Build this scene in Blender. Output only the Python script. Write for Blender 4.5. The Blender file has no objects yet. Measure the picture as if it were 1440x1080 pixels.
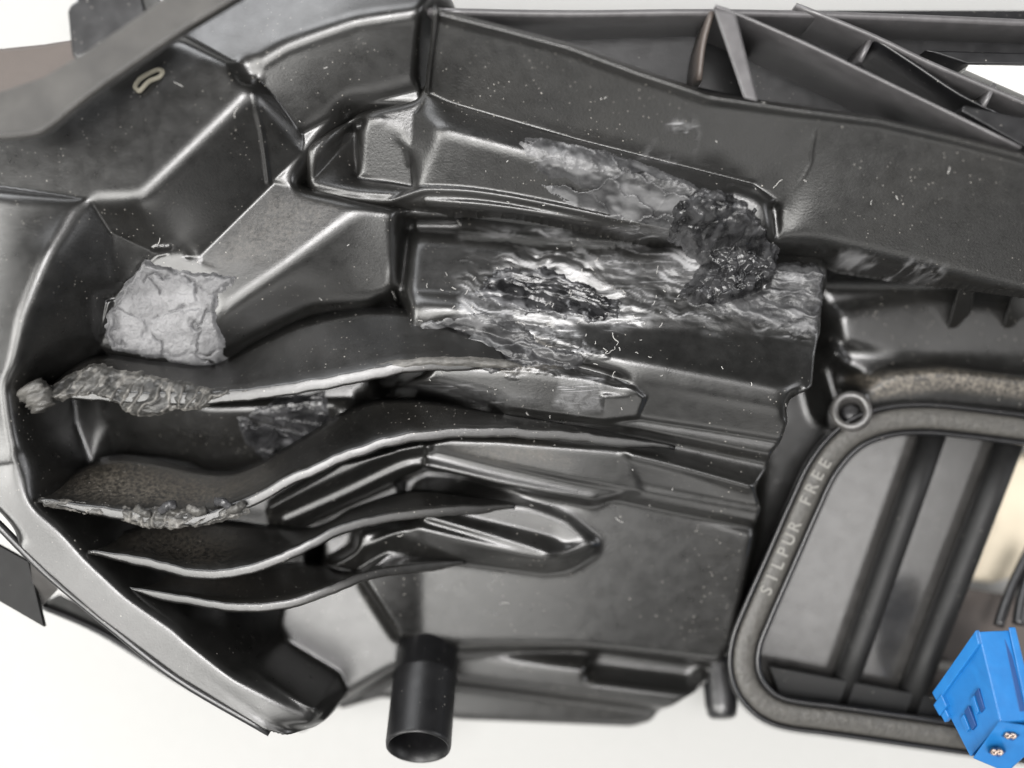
import bpy, bmesh, math, random
import numpy as np
from mathutils import Vector, Matrix

# ------------------------------------------------------------------ frame of reference
# lengths are handled in "units" of 0.2 mm; (px, py, z): photo pixel + height z above the focus plane
S = 0.0002
D = 1383.0            # camera height above the plane z = 0 (units)
ZT = -330.0           # table top
def XY(px, py, z):
    k = (D - z) / D
    return ((px - 720.0) * k, (540.0 - py) * k)
def P(px, py, z):
    x, y = XY(px, py, z)
    return Vector((x * S, y * S, (z - ZT) * S))

# ------------------------------------------------------------------ camera, world, lamps, exposure
sc = bpy.context.scene
cam_d = bpy.data.cameras.new("camera")
cam = bpy.data.objects.new("camera", cam_d)
sc.collection.objects.link(cam)
cam.location = (0, 0, (D - ZT) * S)
cam.rotation_euler = (0, 0, 0)
cam_d.sensor_width = 36.0
cam_d.lens = 36.0 * D / 1440.0
cam_d.clip_start = 0.01
cam_d.clip_end = 50
cam_d.dof.use_dof = True
cam_d.dof.focus_distance = (D - 5.0) * S
cam_d.dof.aperture_fstop = 2.3
sc.camera = cam

world = bpy.data.worlds.new("World"); sc.world = world
world.use_nodes = True
wn = world.node_tree.nodes; wl = world.node_tree.links
bg = wn["Background"]
bg.inputs[0].default_value = (0.93, 0.96, 1.0, 1)
bg.inputs[1].default_value = 0.06

def area(name, loc, target, size, power, col=(1, 1, 1), shape='RECTANGLE', sy=None):
    l = bpy.data.lights.new(name, 'AREA'); l.energy = power; l.color = col
    l.shape = shape; l.size = size; l.size_y = sy or size
    o = bpy.data.objects.new(name, l); sc.collection.objects.link(o)
    o.location = loc
    d = Vector(target) - Vector(loc)
    o.rotation_euler = d.to_track_quat('-Z', 'Y').to_euler()
    return o
area("window_light", (-0.95, -0.18, 0.85), (-0.05, 0, 0.06), 0.7, 14, (1.0, 0.985, 0.95), sy=0.42)
area("back_window", (-0.55, 0.95, 0.62), (0, 0, 0.06), 0.85, 10, (0.97, 0.98, 1.0), sy=0.5)
area("side_wall_fill", (1.05, 0.05, 0.55), (0, 0, 0.06), 0.5, 3.5, (0.98, 0.98, 1.0), sy=0.4)  # added lamp, stands in for a white wall lighting the right rims
area("ceiling_panel", (-0.46, -0.42, 1.40), (0, 0, 0.06), 1.14, 18, (1.0, 0.985, 0.95), sy=0.5)
area("leaf_reflection_fill", (0.55, -0.26, 1.55), (0, 0, 0.06), 0.5, 3.5, (1.0, 0.98, 0.96), sy=0.4)  # added lamp, placed where the glossy door leaf mirrors it
area("ceiling_lamp", (-0.10, 0.04, 1.30), (0, 0, 0.06), 0.46, 16, (1.0, 0.98, 0.97), sy=0.32)
area("front_fill", (0.10, -1.2, 0.62), (0, 0, 0.06), 0.9, 3, (1.0, 0.98, 0.95), sy=0.4)  # added fill lamp, brightens the tall back wall

sc.view_settings.view_transform = 'Standard'
sc.view_settings.look = 'None'
sc.view_settings.exposure = -0.15
sc.view_settings.gamma = 1.0
sc.view_settings.use_curve_mapping = False

rng = np.random.default_rng(7)
random.seed(7)

# ------------------------------------------------------------------ noise
def _hash(ix, iy, seed):
    h = (ix.astype(np.int64) * 374761393 + iy.astype(np.int64) * 668265263 + seed * 974634777) & 0x7fffffff
    h = ((h ^ (h >> 13)) * 1274126177) & 0x7fffffff
    h = (h ^ (h >> 16)) & 0xffff
    return h / 65535.0
def vnoise(x, y, seed=0):
    ix = np.floor(x); iy = np.floor(y); fx = x - ix; fy = y - iy
    ux = fx * fx * fx * (fx * (fx * 6 - 15) + 10); uy = fy * fy * fy * (fy * (fy * 6 - 15) + 10)
    a = _hash(ix, iy, seed); b = _hash(ix + 1, iy, seed); c = _hash(ix, iy + 1, seed); d = _hash(ix + 1, iy + 1, seed)
    return (a + (b - a) * ux) * (1 - uy) + (c + (d - c) * ux) * uy
def fbm(x, y, oct=4, seed=0, gain=0.5):
    s = 0; a = 1; t = 0
    for i in range(oct):
        s = s + a * vnoise(x * 2 ** i + 17.3 * i, y * 2 ** i - 9.1 * i, seed + i); t += a; a *= gain
    return s / t
def ridged(x, y, oct=4, seed=0):
    s = 0; a = 1; t = 0
    for i in range(oct):
        s = s + a * (1 - np.abs(2 * vnoise(x * 2 ** i + 5.7 * i, y * 2 ** i + 3.3 * i, seed + i) - 1)); t += a; a *= 0.5
    return s / t
def sstep(a, b, x):
    t = np.clip((x - a) / (b - a), 0, 1)
    return t * t * (3 - 2 * t)

def worley(x, y, seed=0):
    ix = np.floor(x); iy = np.floor(y); f1 = np.full(x.shape, 9.0); f2 = np.full(x.shape, 9.0)
    cid = np.zeros(x.shape); cx = np.zeros(x.shape); cy = np.zeros(x.shape)
    for dx in (-1, 0, 1):
        for dy in (-1, 0, 1):
            a = ix + dx; b = iy + dy
            px = a + _hash(a, b, seed); py = b + _hash(a, b, seed + 11); d = np.hypot(x - px, y - py)
            m = d < f1
            f2 = np.where(m, f1, np.minimum(f2, d)); cid = np.where(m, _hash(a, b, seed + 23), cid)
            cx = np.where(m, x - px, cx); cy = np.where(m, y - py, cy); f1 = np.where(m, d, f1)
    return f1, f2, cid, cx, cy
# ------------------------------------------------------------------ height field
def seg_dist(x, y, pts, closed):
    d2 = np.full(x.shape, 1e18); tt = np.zeros(x.shape); n = len(pts)
    for i in range(n if closed else n - 1):
        ax, ay = pts[i][:2]; bx, by = pts[(i + 1) % n][:2]
        ex, ey = bx - ax, by - ay; L = ex * ex + ey * ey + 1e-9
        t = np.clip(((x - ax) * ex + (y - ay) * ey) / L, 0, 1)
        q = (x - ax - t * ex) ** 2 + (y - ay - t * ey) ** 2
        m = q < d2
        d2 = np.where(m, q, d2); tt = np.where(m, i + t, tt)
    return np.sqrt(d2), tt
def inside(x, y, pts):
    r = np.zeros(x.shape, bool); n = len(pts)
    for i in range(n):
        ax, ay = pts[i][:2]; bx, by = pts[(i + 1) % n][:2]
        if ay == by: continue
        r ^= ((ay > y) != (by > y)) & (x < (bx - ax) * (y - ay) / (by - ay) + ax)
    return r
def mvc(x, y, pts):
    n = len(pts); px = [p[0] - x for p in pts]; py = [p[1] - y for p in pts]
    r = [np.sqrt(a * a + b * b) + 1e-6 for a, b in zip(px, py)]
    tn = []
    for i in range(n):
        j = (i + 1) % n
        cr = px[i] * py[j] - px[j] * py[i]; dt = px[i] * px[j] + py[i] * py[j]
        tn.append(cr / (r[i] * r[j] + dt + 1e-6))
    W = 0; Z = 0
    for i in range(n):
        w = (tn[i - 1] + tn[i]) / r[i]
        W = W + w; Z = Z + w * pts[i][2]
    zs = [p[2] for p in pts]
    W = np.where(np.abs(W) < 1e-9, 1e-9, W)
    return np.clip(Z / W, min(zs) - 4, max(zs) + 4)
def plane(x, y, pts):
    A = np.array([[p[0], p[1], 1] for p in pts]); b = np.array([p[2] for p in pts])
    c = np.linalg.lstsq(A, b, rcond=None)[0]
    return c[0] * x + c[1] * y + c[2]
def smooth_path(pts, n=8, closed=False):
    pts = [tuple(map(float, p)) for p in pts]; out = []; N = len(pts)
    for i in range(N if closed else N - 1):
        if closed: p0, p1, p2, p3 = (np.array(pts[(i + k) % N]) for k in (-1, 0, 1, 2))
        else:
            p1, p2 = np.array(pts[i]), np.array(pts[i + 1])
            p0 = np.array(pts[i - 1]) if i > 0 else 2 * p1 - p2
            p3 = np.array(pts[i + 2]) if i + 2 < N else 2 * p2 - p1
        for k in range(n):
            t = k / n
            out.append(tuple(0.5 * (2 * p1 + (p2 - p0) * t + (2 * p0 - 5 * p1 + 4 * p2 - p3) * t * t + (3 * p1 - p0 - 3 * p2 + p3) * t ** 3)))
    if not closed: out.append(pts[-1])
    return out
def world_pts(pts):
    return [(*XY(p[0], p[1], p[2]), p[2]) for p in pts]
def gblur(Z, s):
    if s <= 0: return Z
    r = int(math.ceil(3 * s)); k = np.exp(-0.5 * (np.arange(-r, r + 1) / s) ** 2); k /= k.sum()
    Zp = np.pad(Z, ((r, r), (0, 0)), mode='edge'); o = np.zeros_like(Z)
    for i, w in enumerate(k): o += w * Zp[i:i + Z.shape[0]]
    Zp = np.pad(o, ((0, 0), (r, r)), mode='edge'); o = np.zeros_like(Z)
    for i, w in enumerate(k): o += w * Zp[:, i:i + Z.shape[1]]
    return o

def rounded(Z, s):
    """round the convex edges of a moulding, keep the concave ones crisp"""
    for k in (1.0, 0.55):
        Z = np.minimum(Z, gblur(Z, s * k) + 0.15)
    return gblur(Z, 0.7)
class HF:
    def __init__(s, x0, x1, y0, y1, step, base):
        s.step = step
        s.xs = np.arange(x0, x1, step); s.ys = np.arange(y0, y1, step)
        s.X, s.Y = np.meshgrid(s.xs, s.ys)
        s.Z = np.full(s.X.shape, float(base)); s.mask = {}
    def _win(s, pts, m):
        xs = [p[0] for p in pts]; ys = [p[1] for p in pts]
        i0 = max(0, np.searchsorted(s.xs, min(xs) - m)); i1 = min(len(s.xs), np.searchsorted(s.xs, max(xs) + m))
        j0 = max(0, np.searchsorted(s.ys, min(ys) - m)); j1 = min(len(s.ys), np.searchsorted(s.ys, max(ys) + m))
        return (slice(j0, j1), slice(i0, i1))
    def poly(s, pts, soft=6, flat=False, add=False, raw=False):
        w = pts if raw else world_pts(pts)
        sl = s._win(w, soft + 2)
        x, y = s.X[sl], s.Y[sl]
        if x.size == 0: return
        ins = inside(x, y, w); d, _ = seg_dist(x, y, w, True)
        a = np.where(ins, 1.0, 1 - sstep(0, soft, d))
        z = plane(x, y, w) if flat else mvc(x + 0.013, y + 0.017, w)
        s.Z[sl] = s.Z[sl] + a * z if add else s.Z[sl] * (1 - a) + z * a
    def ridge(s, pts, width, h, smooth=6, fade=0.0, power=1.0):
        """raise (or sink) a rounded bead along a path; pts photo pixel + z used only for the position"""
        w = world_pts(smooth_path(pts, smooth) if smooth > 1 else pts)
        sl = s._win(w, width + 2); x, y = s.X[sl], s.Y[sl]
        if x.size == 0: return
        d, t = seg_dist(x, y, w, False)
        prof = np.cos(np.clip(d / width, 0, 1) * math.pi / 2) ** (2 * power)
        if fade > 0:
            n = len(w) - 1; u = t / n
            prof = prof * sstep(0, fade, u) * sstep(0, fade, 1 - u)
        s.Z[sl] += h * prof
    def paint(s, name, pts, soft=12, val=1.0, mode='max'):
        if name not in s.mask: s.mask[name] = np.zeros(s.X.shape)
        w = world_pts(pts); sl = s._win(w, soft + 2); x, y = s.X[sl], s.Y[sl]
        if x.size == 0: return
        ins = inside(x, y, w); d, _ = seg_dist(x, y, w, True)
        sd = np.where(ins, d, -d)
        a = sstep(-soft, soft, sd) * val
        s.mask[name][sl] = np.maximum(s.mask[name][sl], a)
    def region(s, pts, soft=12):
        w = world_pts(pts)
        ins = inside(s.X, s.Y, w); d, _ = seg_dist(s.X, s.Y, w, True)
        return sstep(-soft, soft, np.where(ins, d, -d))
    def soften(s, px, py, z, r, sig):
        x, y = XY(px, py, z); a = 1 - sstep(r * 0.5, r, np.hypot(s.X - x, s.Y - y))
        sl = s._win([(x, y)], r + sig * 8)
        s.Z[sl] = s.Z[sl] * (1 - a[sl]) + gblur(s.Z[sl], sig / s.step) * a[sl]
    def soften_area(s, pts, soft, sig):
        w = world_pts(pts); sl = s._win(w, soft + sig * 6); x, y = s.X[sl], s.Y[sl]
        ins = inside(x, y, w); d, _ = seg_dist(x, y, w, True); a = sstep(-soft, soft, np.where(ins, d, -d))
        s.Z[sl] = s.Z[sl] * (1 - a) + gblur(s.Z[sl], sig / s.step) * a
    def sdist(s, pts):
        w = world_pts(pts); ins = inside(s.X, s.Y, w); d, _ = seg_dist(s.X, s.Y, w, True)
        return np.where(ins, d, -d)
    def sample(s, x, y):
        fx = np.clip((x - s.xs[0]) / s.step, 0, len(s.xs) - 1.001); fy = np.clip((y - s.ys[0]) / s.step, 0, len(s.ys) - 1.001)
        i = np.floor(fx).astype(int); j = np.floor(fy).astype(int); u = fx - i; v = fy - j; Z = s.Z
        return (Z[j, i] * (1 - u) + Z[j, i + 1] * u) * (1 - v) + (Z[j + 1, i] * (1 - u) + Z[j + 1, i + 1] * u) * v
    def build(s, name, mat, parent, keep, sd=None):
        """keep: boolean vertex mask; cells whose four corners are kept become faces"""
        ny, nx = s.Z.shape
        c = keep[:-1, :-1] & keep[1:, :-1] & keep[:-1, 1:] & keep[1:, 1:]
        jj, ii = np.nonzero(c)
        q = np.stack([jj * nx + ii, jj * nx + ii + 1, (jj + 1) * nx + ii + 1, (jj + 1) * nx + ii], 1)
        used = np.unique(q); remap = np.full(nx * ny, -1, np.int64); remap[used] = np.arange(len(used))
        q = remap[q]
        XX, YY = s.X.copy(), s.Y.copy()
        if sd is not None:                      # pull the outline's stair-steps onto the true contour sd = 0
            gy, gx = np.gradient(sd, s.step); gl = np.maximum(gx * gx + gy * gy, 0.25)
            edge = np.zeros(keep.shape, bool); edge[:-1, :-1] |= c; edge[1:, :-1] |= c; edge[:-1, 1:] |= c; edge[1:, 1:] |= c
            full = np.ones(keep.shape, bool); full[:-1, :-1] &= c; full[1:, :-1] &= c; full[:-1, 1:] &= c; full[1:, 1:] &= c
            full[0] = full[-1] = False; full[:, 0] = full[:, -1] = False
            b_ = edge & ~full & (np.abs(sd) < s.step * 2.5)
            XX[b_] -= (sd * gx / gl)[b_]; YY[b_] -= (sd * gy / gl)[b_]
        co = np.stack([XX.ravel()[used] * S, YY.ravel()[used] * S, (s.Z.ravel()[used] - ZT) * S], 1)
        me = bpy.data.meshes.new(name)
        me.vertices.add(len(used)); me.vertices.foreach_set('co', co.astype(np.float32).ravel())
        me.loops.add(q.size); me.loops.foreach_set('vertex_index', q.astype(np.int32).ravel())
        me.polygons.add(len(q)); me.polygons.foreach_set('loop_start', np.arange(0, q.size, 4, dtype=np.int32))
        me.polygons.foreach_set('loop_total', np.full(len(q), 4, np.int32))
        me.update(calc_edges=True)
        me.polygons.foreach_set('use_smooth', np.ones(len(q), bool))
        for k, m in s.mask.items():
            at = me.attributes.new(k, 'FLOAT', 'POINT'); at.data.foreach_set('value', m.ravel()[used].astype(np.float32))
        me.validate()
        me.materials.append(mat)
        o = bpy.data.objects.new(name, me); sc.collection.objects.link(o); o.parent = parent
        return o

# ------------------------------------------------------------------ materials
def nodes(m):
    m.use_nodes = True
    return m.node_tree.nodes, m.node_tree.links, m.node_tree.nodes['Principled BSDF']
def N(nt, typ, **kw):
    n = nt.new(typ)
    for k, v in kw.items(): setattr(n, k, v)
    return n
def plastic(name, base=(0.0065, 0.0064, 0.006), rough=0.34, grain=0.12, scuffed=True, dusty=0.5, spec=0.9):
    m = bpy.data.materials.new(name); nt, L, b = nodes(m)
    tc = N(nt, 'ShaderNodeTexCoord')
    def noise(scale, detail=4, rgh=0.55, dist=0.0):
        n = N(nt, 'ShaderNodeTexNoise'); n.inputs['Scale'].default_value = scale; n.inputs['Detail'].default_value = detail
        n.inputs['Roughness'].default_value = rgh; n.inputs['Distortion'].default_value = dist
        L.new(tc.outputs['Object'], n.inputs['Vector']); return n
    def ramp(src, a, c, v0=0.0, v1=1.0):
        r = N(nt, 'ShaderNodeMapRange'); r.inputs[1].default_value = a; r.inputs[2].default_value = c
        r.inputs[3].default_value = v0; r.inputs[4].default_value = v1; L.new(src, r.inputs[0]); return r.outputs[0]
    def math_(op, a, c):
        n = N(nt, 'ShaderNodeMath', operation=op)
        for i, v in enumerate((a, c)):
            if isinstance(v, (int, float)): n.inputs[i].default_value = v
            else: L.new(v, n.inputs[i])
        return n.outputs[0]
    def mix(f, a, c):
        n = N(nt, 'ShaderNodeMix', data_type='RGBA')
        if isinstance(f, (int, float)): n.inputs[0].default_value = f
        else: L.new(f, n.inputs[0])
        for i, v in ((6, a), (7, c)):
            if isinstance(v, tuple): n.inputs[i].default_value = (*v, 1)
            else: L.new(v, n.inputs[i])
        return n.outputs[2]
    big = noise(28, 5); fine = noise(1500, 3); med = noise(240, 5, 0.6)
    # dust specks: tiny voronoi cells, denser where a broad noise is high
    vo = N(nt, 'ShaderNodeTexVoronoi', feature='F1'); vo.inputs['Scale'].default_value = 620
    L.new(tc.outputs['Object'], vo.inputs['Vector'])
    sel = N(nt, 'ShaderNodeSeparateColor'); L.new(vo.outputs['Color'], sel.inputs[0])
    spk = math_('MULTIPLY', ramp(math_('ADD', vo.outputs['Distance'], math_('MULTIPLY', fine.outputs[0], 0.25)), 0.16, 0.30, 1, 0), ramp(sel.outputs[0], 0.955 - 0.05 * dusty, 0.965 - 0.05 * dusty))
    vo2 = N(nt, 'ShaderNodeTexVoronoi', feature='F1'); vo2.inputs['Scale'].default_value = 1100
    L.new(tc.outputs['Object'], vo2.inputs['Vector'])
    sel2 = N(nt, 'ShaderNodeSeparateColor'); L.new(vo2.outputs['Color'], sel2.inputs[0])
    spk2 = math_('MULTIPLY', ramp(vo2.outputs['Distance'], 0.12, 0.25, 0.7, 0), ramp(sel2.outputs[1], 0.93 - 0.06 * dusty, 0.94 - 0.06 * dusty))
    spk = math_('MULTIPLY', spk, ramp(noise(60, 3).outputs[0], 0.42, 0.60))
    spk = math_('MAXIMUM', spk, math_('MULTIPLY', spk2, ramp(big.outputs[0], 0.42, 0.62)))
    col = mix(ramp(med.outputs[0], 0.35, 0.7, 0, 0.5), base, tuple(c * 1.7 for c in base))
    # handling film: faint warm haze
    film = math_('MULTIPLY', ramp(big.outputs[0], 0.45, 0.7), 0.07 * dusty)
    col = mix(film, col, (0.075, 0.068, 0.058))
    rg = ramp(med.outputs[0], 0.3, 0.7, rough - 0.03, rough + 0.05)
    bump_src = math_('ADD', math_('MULTIPLY', fine.outputs[0], 0.35), math_('MULTIPLY', med.outputs[0], 0.16))
    if scuffed:
        at = N(nt, 'ShaderNodeAttribute', attribute_name='scuff'); sf = at.outputs['Fac']
        ad = N(nt, 'ShaderNodeAttribute', attribute_name='dust'); df = ad.outputs['Fac']
        av = N(nt, 'ShaderNodeAttribute', attribute_name='white'); wf = av.outputs['Fac']
        mp = N(nt, 'ShaderNodeMapping'); mp.inputs['Rotation'].default_value = (0, 0, math.radians(13)); mp.inputs['Scale'].default_value = (90, 900, 90)
        L.new(tc.outputs['Object'], mp.inputs['Vector'])
        ns = N(nt, 'ShaderNodeTexNoise'); ns.inputs['Scale'].default_value = 1.0; ns.inputs['Detail'].default_value = 6; ns.inputs['Roughness'].default_value = 0.65; ns.inputs['Distortion'].default_value = 0.9
        L.new(mp.outputs[0], ns.inputs['Vector'])
        wisps = math_('MULTIPLY', sf, ramp(ns.outputs[0], 0.56, 0.70))
        col = mix(math_('MULTIPLY', sf, ramp(noise(420, 5, 0.7, 0.6).outputs[0], 0.36, 0.62, 0.25, 1.0)), col, (0.10, 0.10, 0.102))
        col = mix(wisps, col, (0.42, 0.42, 0.43))
        bump_src = math_('ADD', bump_src, math_('MULTIPLY', math_('MULTIPLY', sf, ns.outputs[0]), 1.6))
        dn = math_('MULTIPLY', df, ramp(noise(900, 4, 0.7).outputs[0], 0.40, 0.62, 0.1, 1.0))
        col = mix(dn, col, (0.17, 0.148, 0.118))
        col = mix(wf, col, (0.52, 0.52, 0.53))
        rg = math_('ADD', rg, math_('MULTIPLY', dn, 0.35))
        rg = math_('ADD', rg, math_('MULTIPLY', wf, 0.15))
    col = mix(math_('MULTIPLY', spk, 0.65), col, (0.55, 0.52, 0.47))
    L.new(col, b.inputs['Base Color']); L.new(rg, b.inputs['Roughness'])
    b.inputs['Specular IOR Level'].default_value = spec
    bp = N(nt, 'ShaderNodeBump'); bp.inputs['Strength'].default_value = grain; bp.inputs['Distance'].default_value = 0.0006
    L.new(math_('ADD', bump_src, math_('MULTIPLY', spk, 0.6)), bp.inputs['Height']); L.new(bp.outputs[0], b.inputs['Normal'])
    return m
M_SHELL = plastic('black_plastic_shell', rough=0.30, dusty=0.6)
M_RIB = plastic('black_plastic_rib', rough=0.32, dusty=1.5)
M_WEB = plastic('web_plastic_painted_sheen', base=(0.085, 0.082, 0.084), rough=0.38, scuffed=False, dusty=0.4)  # same black plastic; paler base stands in for the light it reflects
M_DARK = plastic('black_plastic_clean', base=(0.005, 0.005, 0.0058), rough=0.36, scuffed=False, dusty=0.2)
M_GREY = plastic('dark_grey_plastic', base=(0.05, 0.048, 0.046), rough=0.33, scuffed=False, dusty=0.4)

def simple(name, col, rough, bump=0.0, scale=300, spec=0.5, col2=None, metallic=0.0):
    m = bpy.data.materials.new(name); nt, L, b = nodes(m)
    tc = N(nt, 'ShaderNodeTexCoord'); n = N(nt, 'ShaderNodeTexNoise'); n.inputs['Scale'].default_value = scale; n.inputs['Detail'].default_value = 5
    L.new(tc.outputs['Object'], n.inputs['Vector'])
    mx = N(nt, 'ShaderNodeMix', data_type='RGBA'); L.new(n.outputs[0], mx.inputs[0])
    mx.inputs[6].default_value = (*col, 1); mx.inputs[7].default_value = (*(col2 or tuple(c * 0.85 for c in col)), 1)
    L.new(mx.outputs[2], b.inputs['Base Color']); b.inputs['Roughness'].default_value = rough
    b.inputs['Specular IOR Level'].default_value = spec; b.inputs['Metallic'].default_value = metallic
    if bump:
        bp = N(nt, 'ShaderNodeBump'); bp.inputs['Strength'].default_value = bump; bp.inputs['Distance'].default_value = 0.0005
        L.new(n.outputs[0], bp.inputs['Height']); L.new(bp.outputs[0], b.inputs['Normal'])
    return m
M_TABLE = simple('white_table', (0.40, 0.40, 0.392), 0.75, 0.35, 260, col2=(0.375, 0.375, 0.366))
M_BLUE = simple('blue_connector_plastic', (0.006, 0.10, 0.30), 0.42, 0.25, 260, col2=(0.011, 0.155, 0.42))
M_BLUED = simple('blue_recess_shade', (0.006, 0.05, 0.18), 0.5, 0.0, 400)  # darker copy of the connector blue, paints the shade inside recesses
M_METAL = simple('tinned_terminal', (0.55, 0.45, 0.38), 0.3, 0.2, 900, metallic=1.0, col2=(0.25, 0.2, 0.18))
M_CREAM = simple('cream_foam', (0.72, 0.64, 0.50), 0.9, 0.3, 120)
M_LABEL = simple('white_paper_label', (0.82, 0.82, 0.80), 0.6, 0.0, 200)
M_FOAM = simple('grey_foam_gasket', (0.034, 0.033, 0.031), 0.5, 0.7, 520, col2=(0.085, 0.081, 0.073))
M_LETTER = simple('worn_raised_letter', (0.20, 0.195, 0.18), 0.6, 0.2, 900)
M_BROWN = simple('dusty_brown_plastic', (0.085, 0.07, 0.062), 0.5, 0.2, 300)

# ------------------------------------------------------------------ object helpers
def finish(name, me, mat, parent, smooth=True):
    me.materials.append(mat)
    if smooth: me.polygons.foreach_set('use_smooth', np.ones(len(me.polygons), bool))
    o = bpy.data.objects.new(name, me); sc.collection.objects.link(o); o.parent = parent
    return o
def grid_mesh(name, rows, mat, parent, close=False, caps=False, smooth=True):
    """rows: list of lists of Vector (world); close = wrap each row"""
    nv = len(rows[0]); verts = [tuple(v) for r in rows for v in r]; f = []
    for i in range(len(rows) - 1):
        for j in range(nv if close else nv - 1):
            k = (j + 1) % nv
            f.append((i * nv + j, i * nv + k, (i + 1) * nv + k, (i + 1) * nv + j))
    if caps and close:
        f.append(tuple(range(nv - 1, -1, -1))); f.append(tuple((len(rows) - 1) * nv + j for j in range(nv)))
    me = bpy.data.meshes.new(name); me.from_pydata(verts, [], f); me.validate(); me.update()
    bm = bmesh.new(); bm.from_mesh(me); bmesh.ops.recalc_face_normals(bm, faces=bm.faces); bm.to_mesh(me); bm.free()
    return finish(name, me, mat, parent, smooth)
def bevel(o, w, seg=3, angle=35):
    b = o.modifiers.new('bevel', 'BEVEL'); b.width = w * S; b.segments = seg; b.limit_method = 'ANGLE'; b.angle_limit = math.radians(angle)
    b.harden_normals = False
    for p in o.data.polygons: p.use_smooth = True
    w_ = o.modifiers.new('wn', 'WEIGHTED_NORMAL'); w_.keep_sharp = True
    return o
def hexa(name, top, bot, mat, parent, bw=2.0):
    """prism between two rings of photo points (px,py,z)"""
    n = len(top); v = [tuple(P(*p)) for p in bot] + [tuple(P(*p)) for p in top]
    f = [tuple(range(n - 1, -1, -1)), tuple(range(n, 2 * n))] + [(i, (i + 1) % n, n + (i + 1) % n, n + i) for i in range(n)]
    me = bpy.data.meshes.new(name); me.from_pydata(v, [], f); me.update()
    bm = bmesh.new(); bm.from_mesh(me); bmesh.ops.recalc_face_normals(bm, faces=bm.faces); bm.to_mesh(me); bm.free()
    o = finish(name, me, mat, parent, False)
    if bw: bevel(o, bw)
    return o
def slab(name, outline, z_top, depth, mat, parent, bw=2.0):
    """plate seen from above: outline photo pixels at z_top, extruded straight down"""
    ring = [(*XY(p[0], p[1], p[2] if len(p) > 2 else z_top), p[2] if len(p) > 2 else z_top) for p in outline]
    n = len(ring)
    v = [(x * S, y * S, (z - depth - ZT) * S) for x, y, z in ring] + [(x * S, y * S, (z - ZT) * S) for x, y, z in ring]
    f = [tuple(range(n - 1, -1, -1)), tuple(range(n, 2 * n))] + [(i, (i + 1) % n, n + (i + 1) % n, n + i) for i in range(n)]
    me = bpy.data.meshes.new(name); me.from_pydata(v, [], f); me.update()
    bm = bmesh.new(); bm.from_mesh(me); bmesh.ops.recalc_face_normals(bm, faces=bm.faces); bm.to_mesh(me); bm.free()
    o = finish(name, me, mat, parent, False)
    if bw: bevel(o, bw)
    return o
def tube(name, path, r, mat, parent, sides=12, smooth=6, flat=None):
    pts = [P(*p) for p in (smooth_path(path, smooth) if smooth > 1 else path)]
    rows = []
    for i, p in enumerate(pts):
        t = (pts[min(i + 1, len(pts) - 1)] - pts[max(i - 1, 0)]).normalized()
        up = Vector((0, 0, 1)) if abs(t.z) < 0.95 else Vector((0, 1, 0))
        a = t.cross(up).normalized(); b = a.cross(t)
        rr = (r[min(i, len(r) - 1)] if isinstance(r, (list, tuple)) else r) * S
        rows.append([p + a * math.cos(k * 2 * math.pi / sides) * rr + b * math.sin(k * 2 * math.pi / sides) * rr for k in range(sides)])
    return grid_mesh(name, rows, mat, parent, close=True, caps=True)
def wall(name, path, depth, thick, mat, parent, smooth=6, lean=0.0):
    """upright web: its top edge follows the photo path, going straight down by depth"""
    pts = smooth_path(path, smooth) if smooth > 1 else path
    w = [(*XY(*p), p[2]) for p in pts]; rows = []
    for i, (x, y, z) in enumerate(w):
        x0, y0, _ = w[max(i - 1, 0)]; x1, y1, _ = w[min(i + 1, len(w) - 1)]
        tx, ty = x1 - x0, y1 - y0; l = math.hypot(tx, ty) + 1e-9; nx, ny = -ty / l * thick / 2, tx / l * thick / 2
        e = thick * 0.5
        ring = [(nx, ny, -depth)] + [(nx * math.cos(k * math.pi / 6), ny * math.cos(k * math.pi / 6), -e + e * math.sin(k * math.pi / 6)) for k in range(7)] + [(-nx, -ny, -depth)]
        rows.append([Vector(((x + a) * S, (y + b + lean * c) * S, (z + c - ZT) * S)) for a, b, c in ring])
    return grid_mesh(name, rows, mat, parent, close=True, caps=True)
def thing(name, label, cat, loc=(0, 0, 0), group=None):
    o = bpy.data.objects.new(name, None); sc.collection.objects.link(o); o.location = loc
    o['label'] = label; o['category'] = cat
    if group: o['group'] = group
    o.empty_display_size = 0.01
    return o

# ------------------------------------------------------------------ table
me = bpy.data.meshes.new('table'); tn = 60
me.from_pydata([(-1.5, -1.5, 0), (1.5, -1.5, 0), (1.5, 1.5, 0), (-1.5, 1.5, 0)], [], [(0, 1, 2, 3)])
tb = finish('table', me, M_TABLE, None, False); tb['kind'] = 'structure'

HOUS = thing('heater_housing', 'black plastic heater box housing with melted repair patches lying on white table', 'housing')

# ------------------------------------------------------------------ main shell (moulded relief)
F = HF(-860, 820, -640, 690, 2.0, -420)
def q(*a, **k): F.poly(list(a), **k)
# --- lower ground of the body and the deep gap beside the door
q((430,560,-150),(1110,560,-150),(1030,930,-150),(930,1010,-190),(560,1000,-190),(450,860,-150), soft=6)
q((1090,330,-200),(1500,330,-200),(1500,600,-190),(1160,640,-190),(1050,890,-200),(1010,920,-200),(1060,750,-190), soft=8)
# lower ledges
q((440,905,-180),(560,925,-180),(640,955,-180),(930,1000,-180),(925,1022,-188),(890,1032,-190),(640,1022,-190),(540,990,-190),(470,1010,-190), soft=10)
q((560,905,-140),(650,912,-140),(1015,960,-140),(985,985,-146),(950,1000,-148),(640,960,-148),(540,935,-148),(450,935,-150), soft=7)
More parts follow.
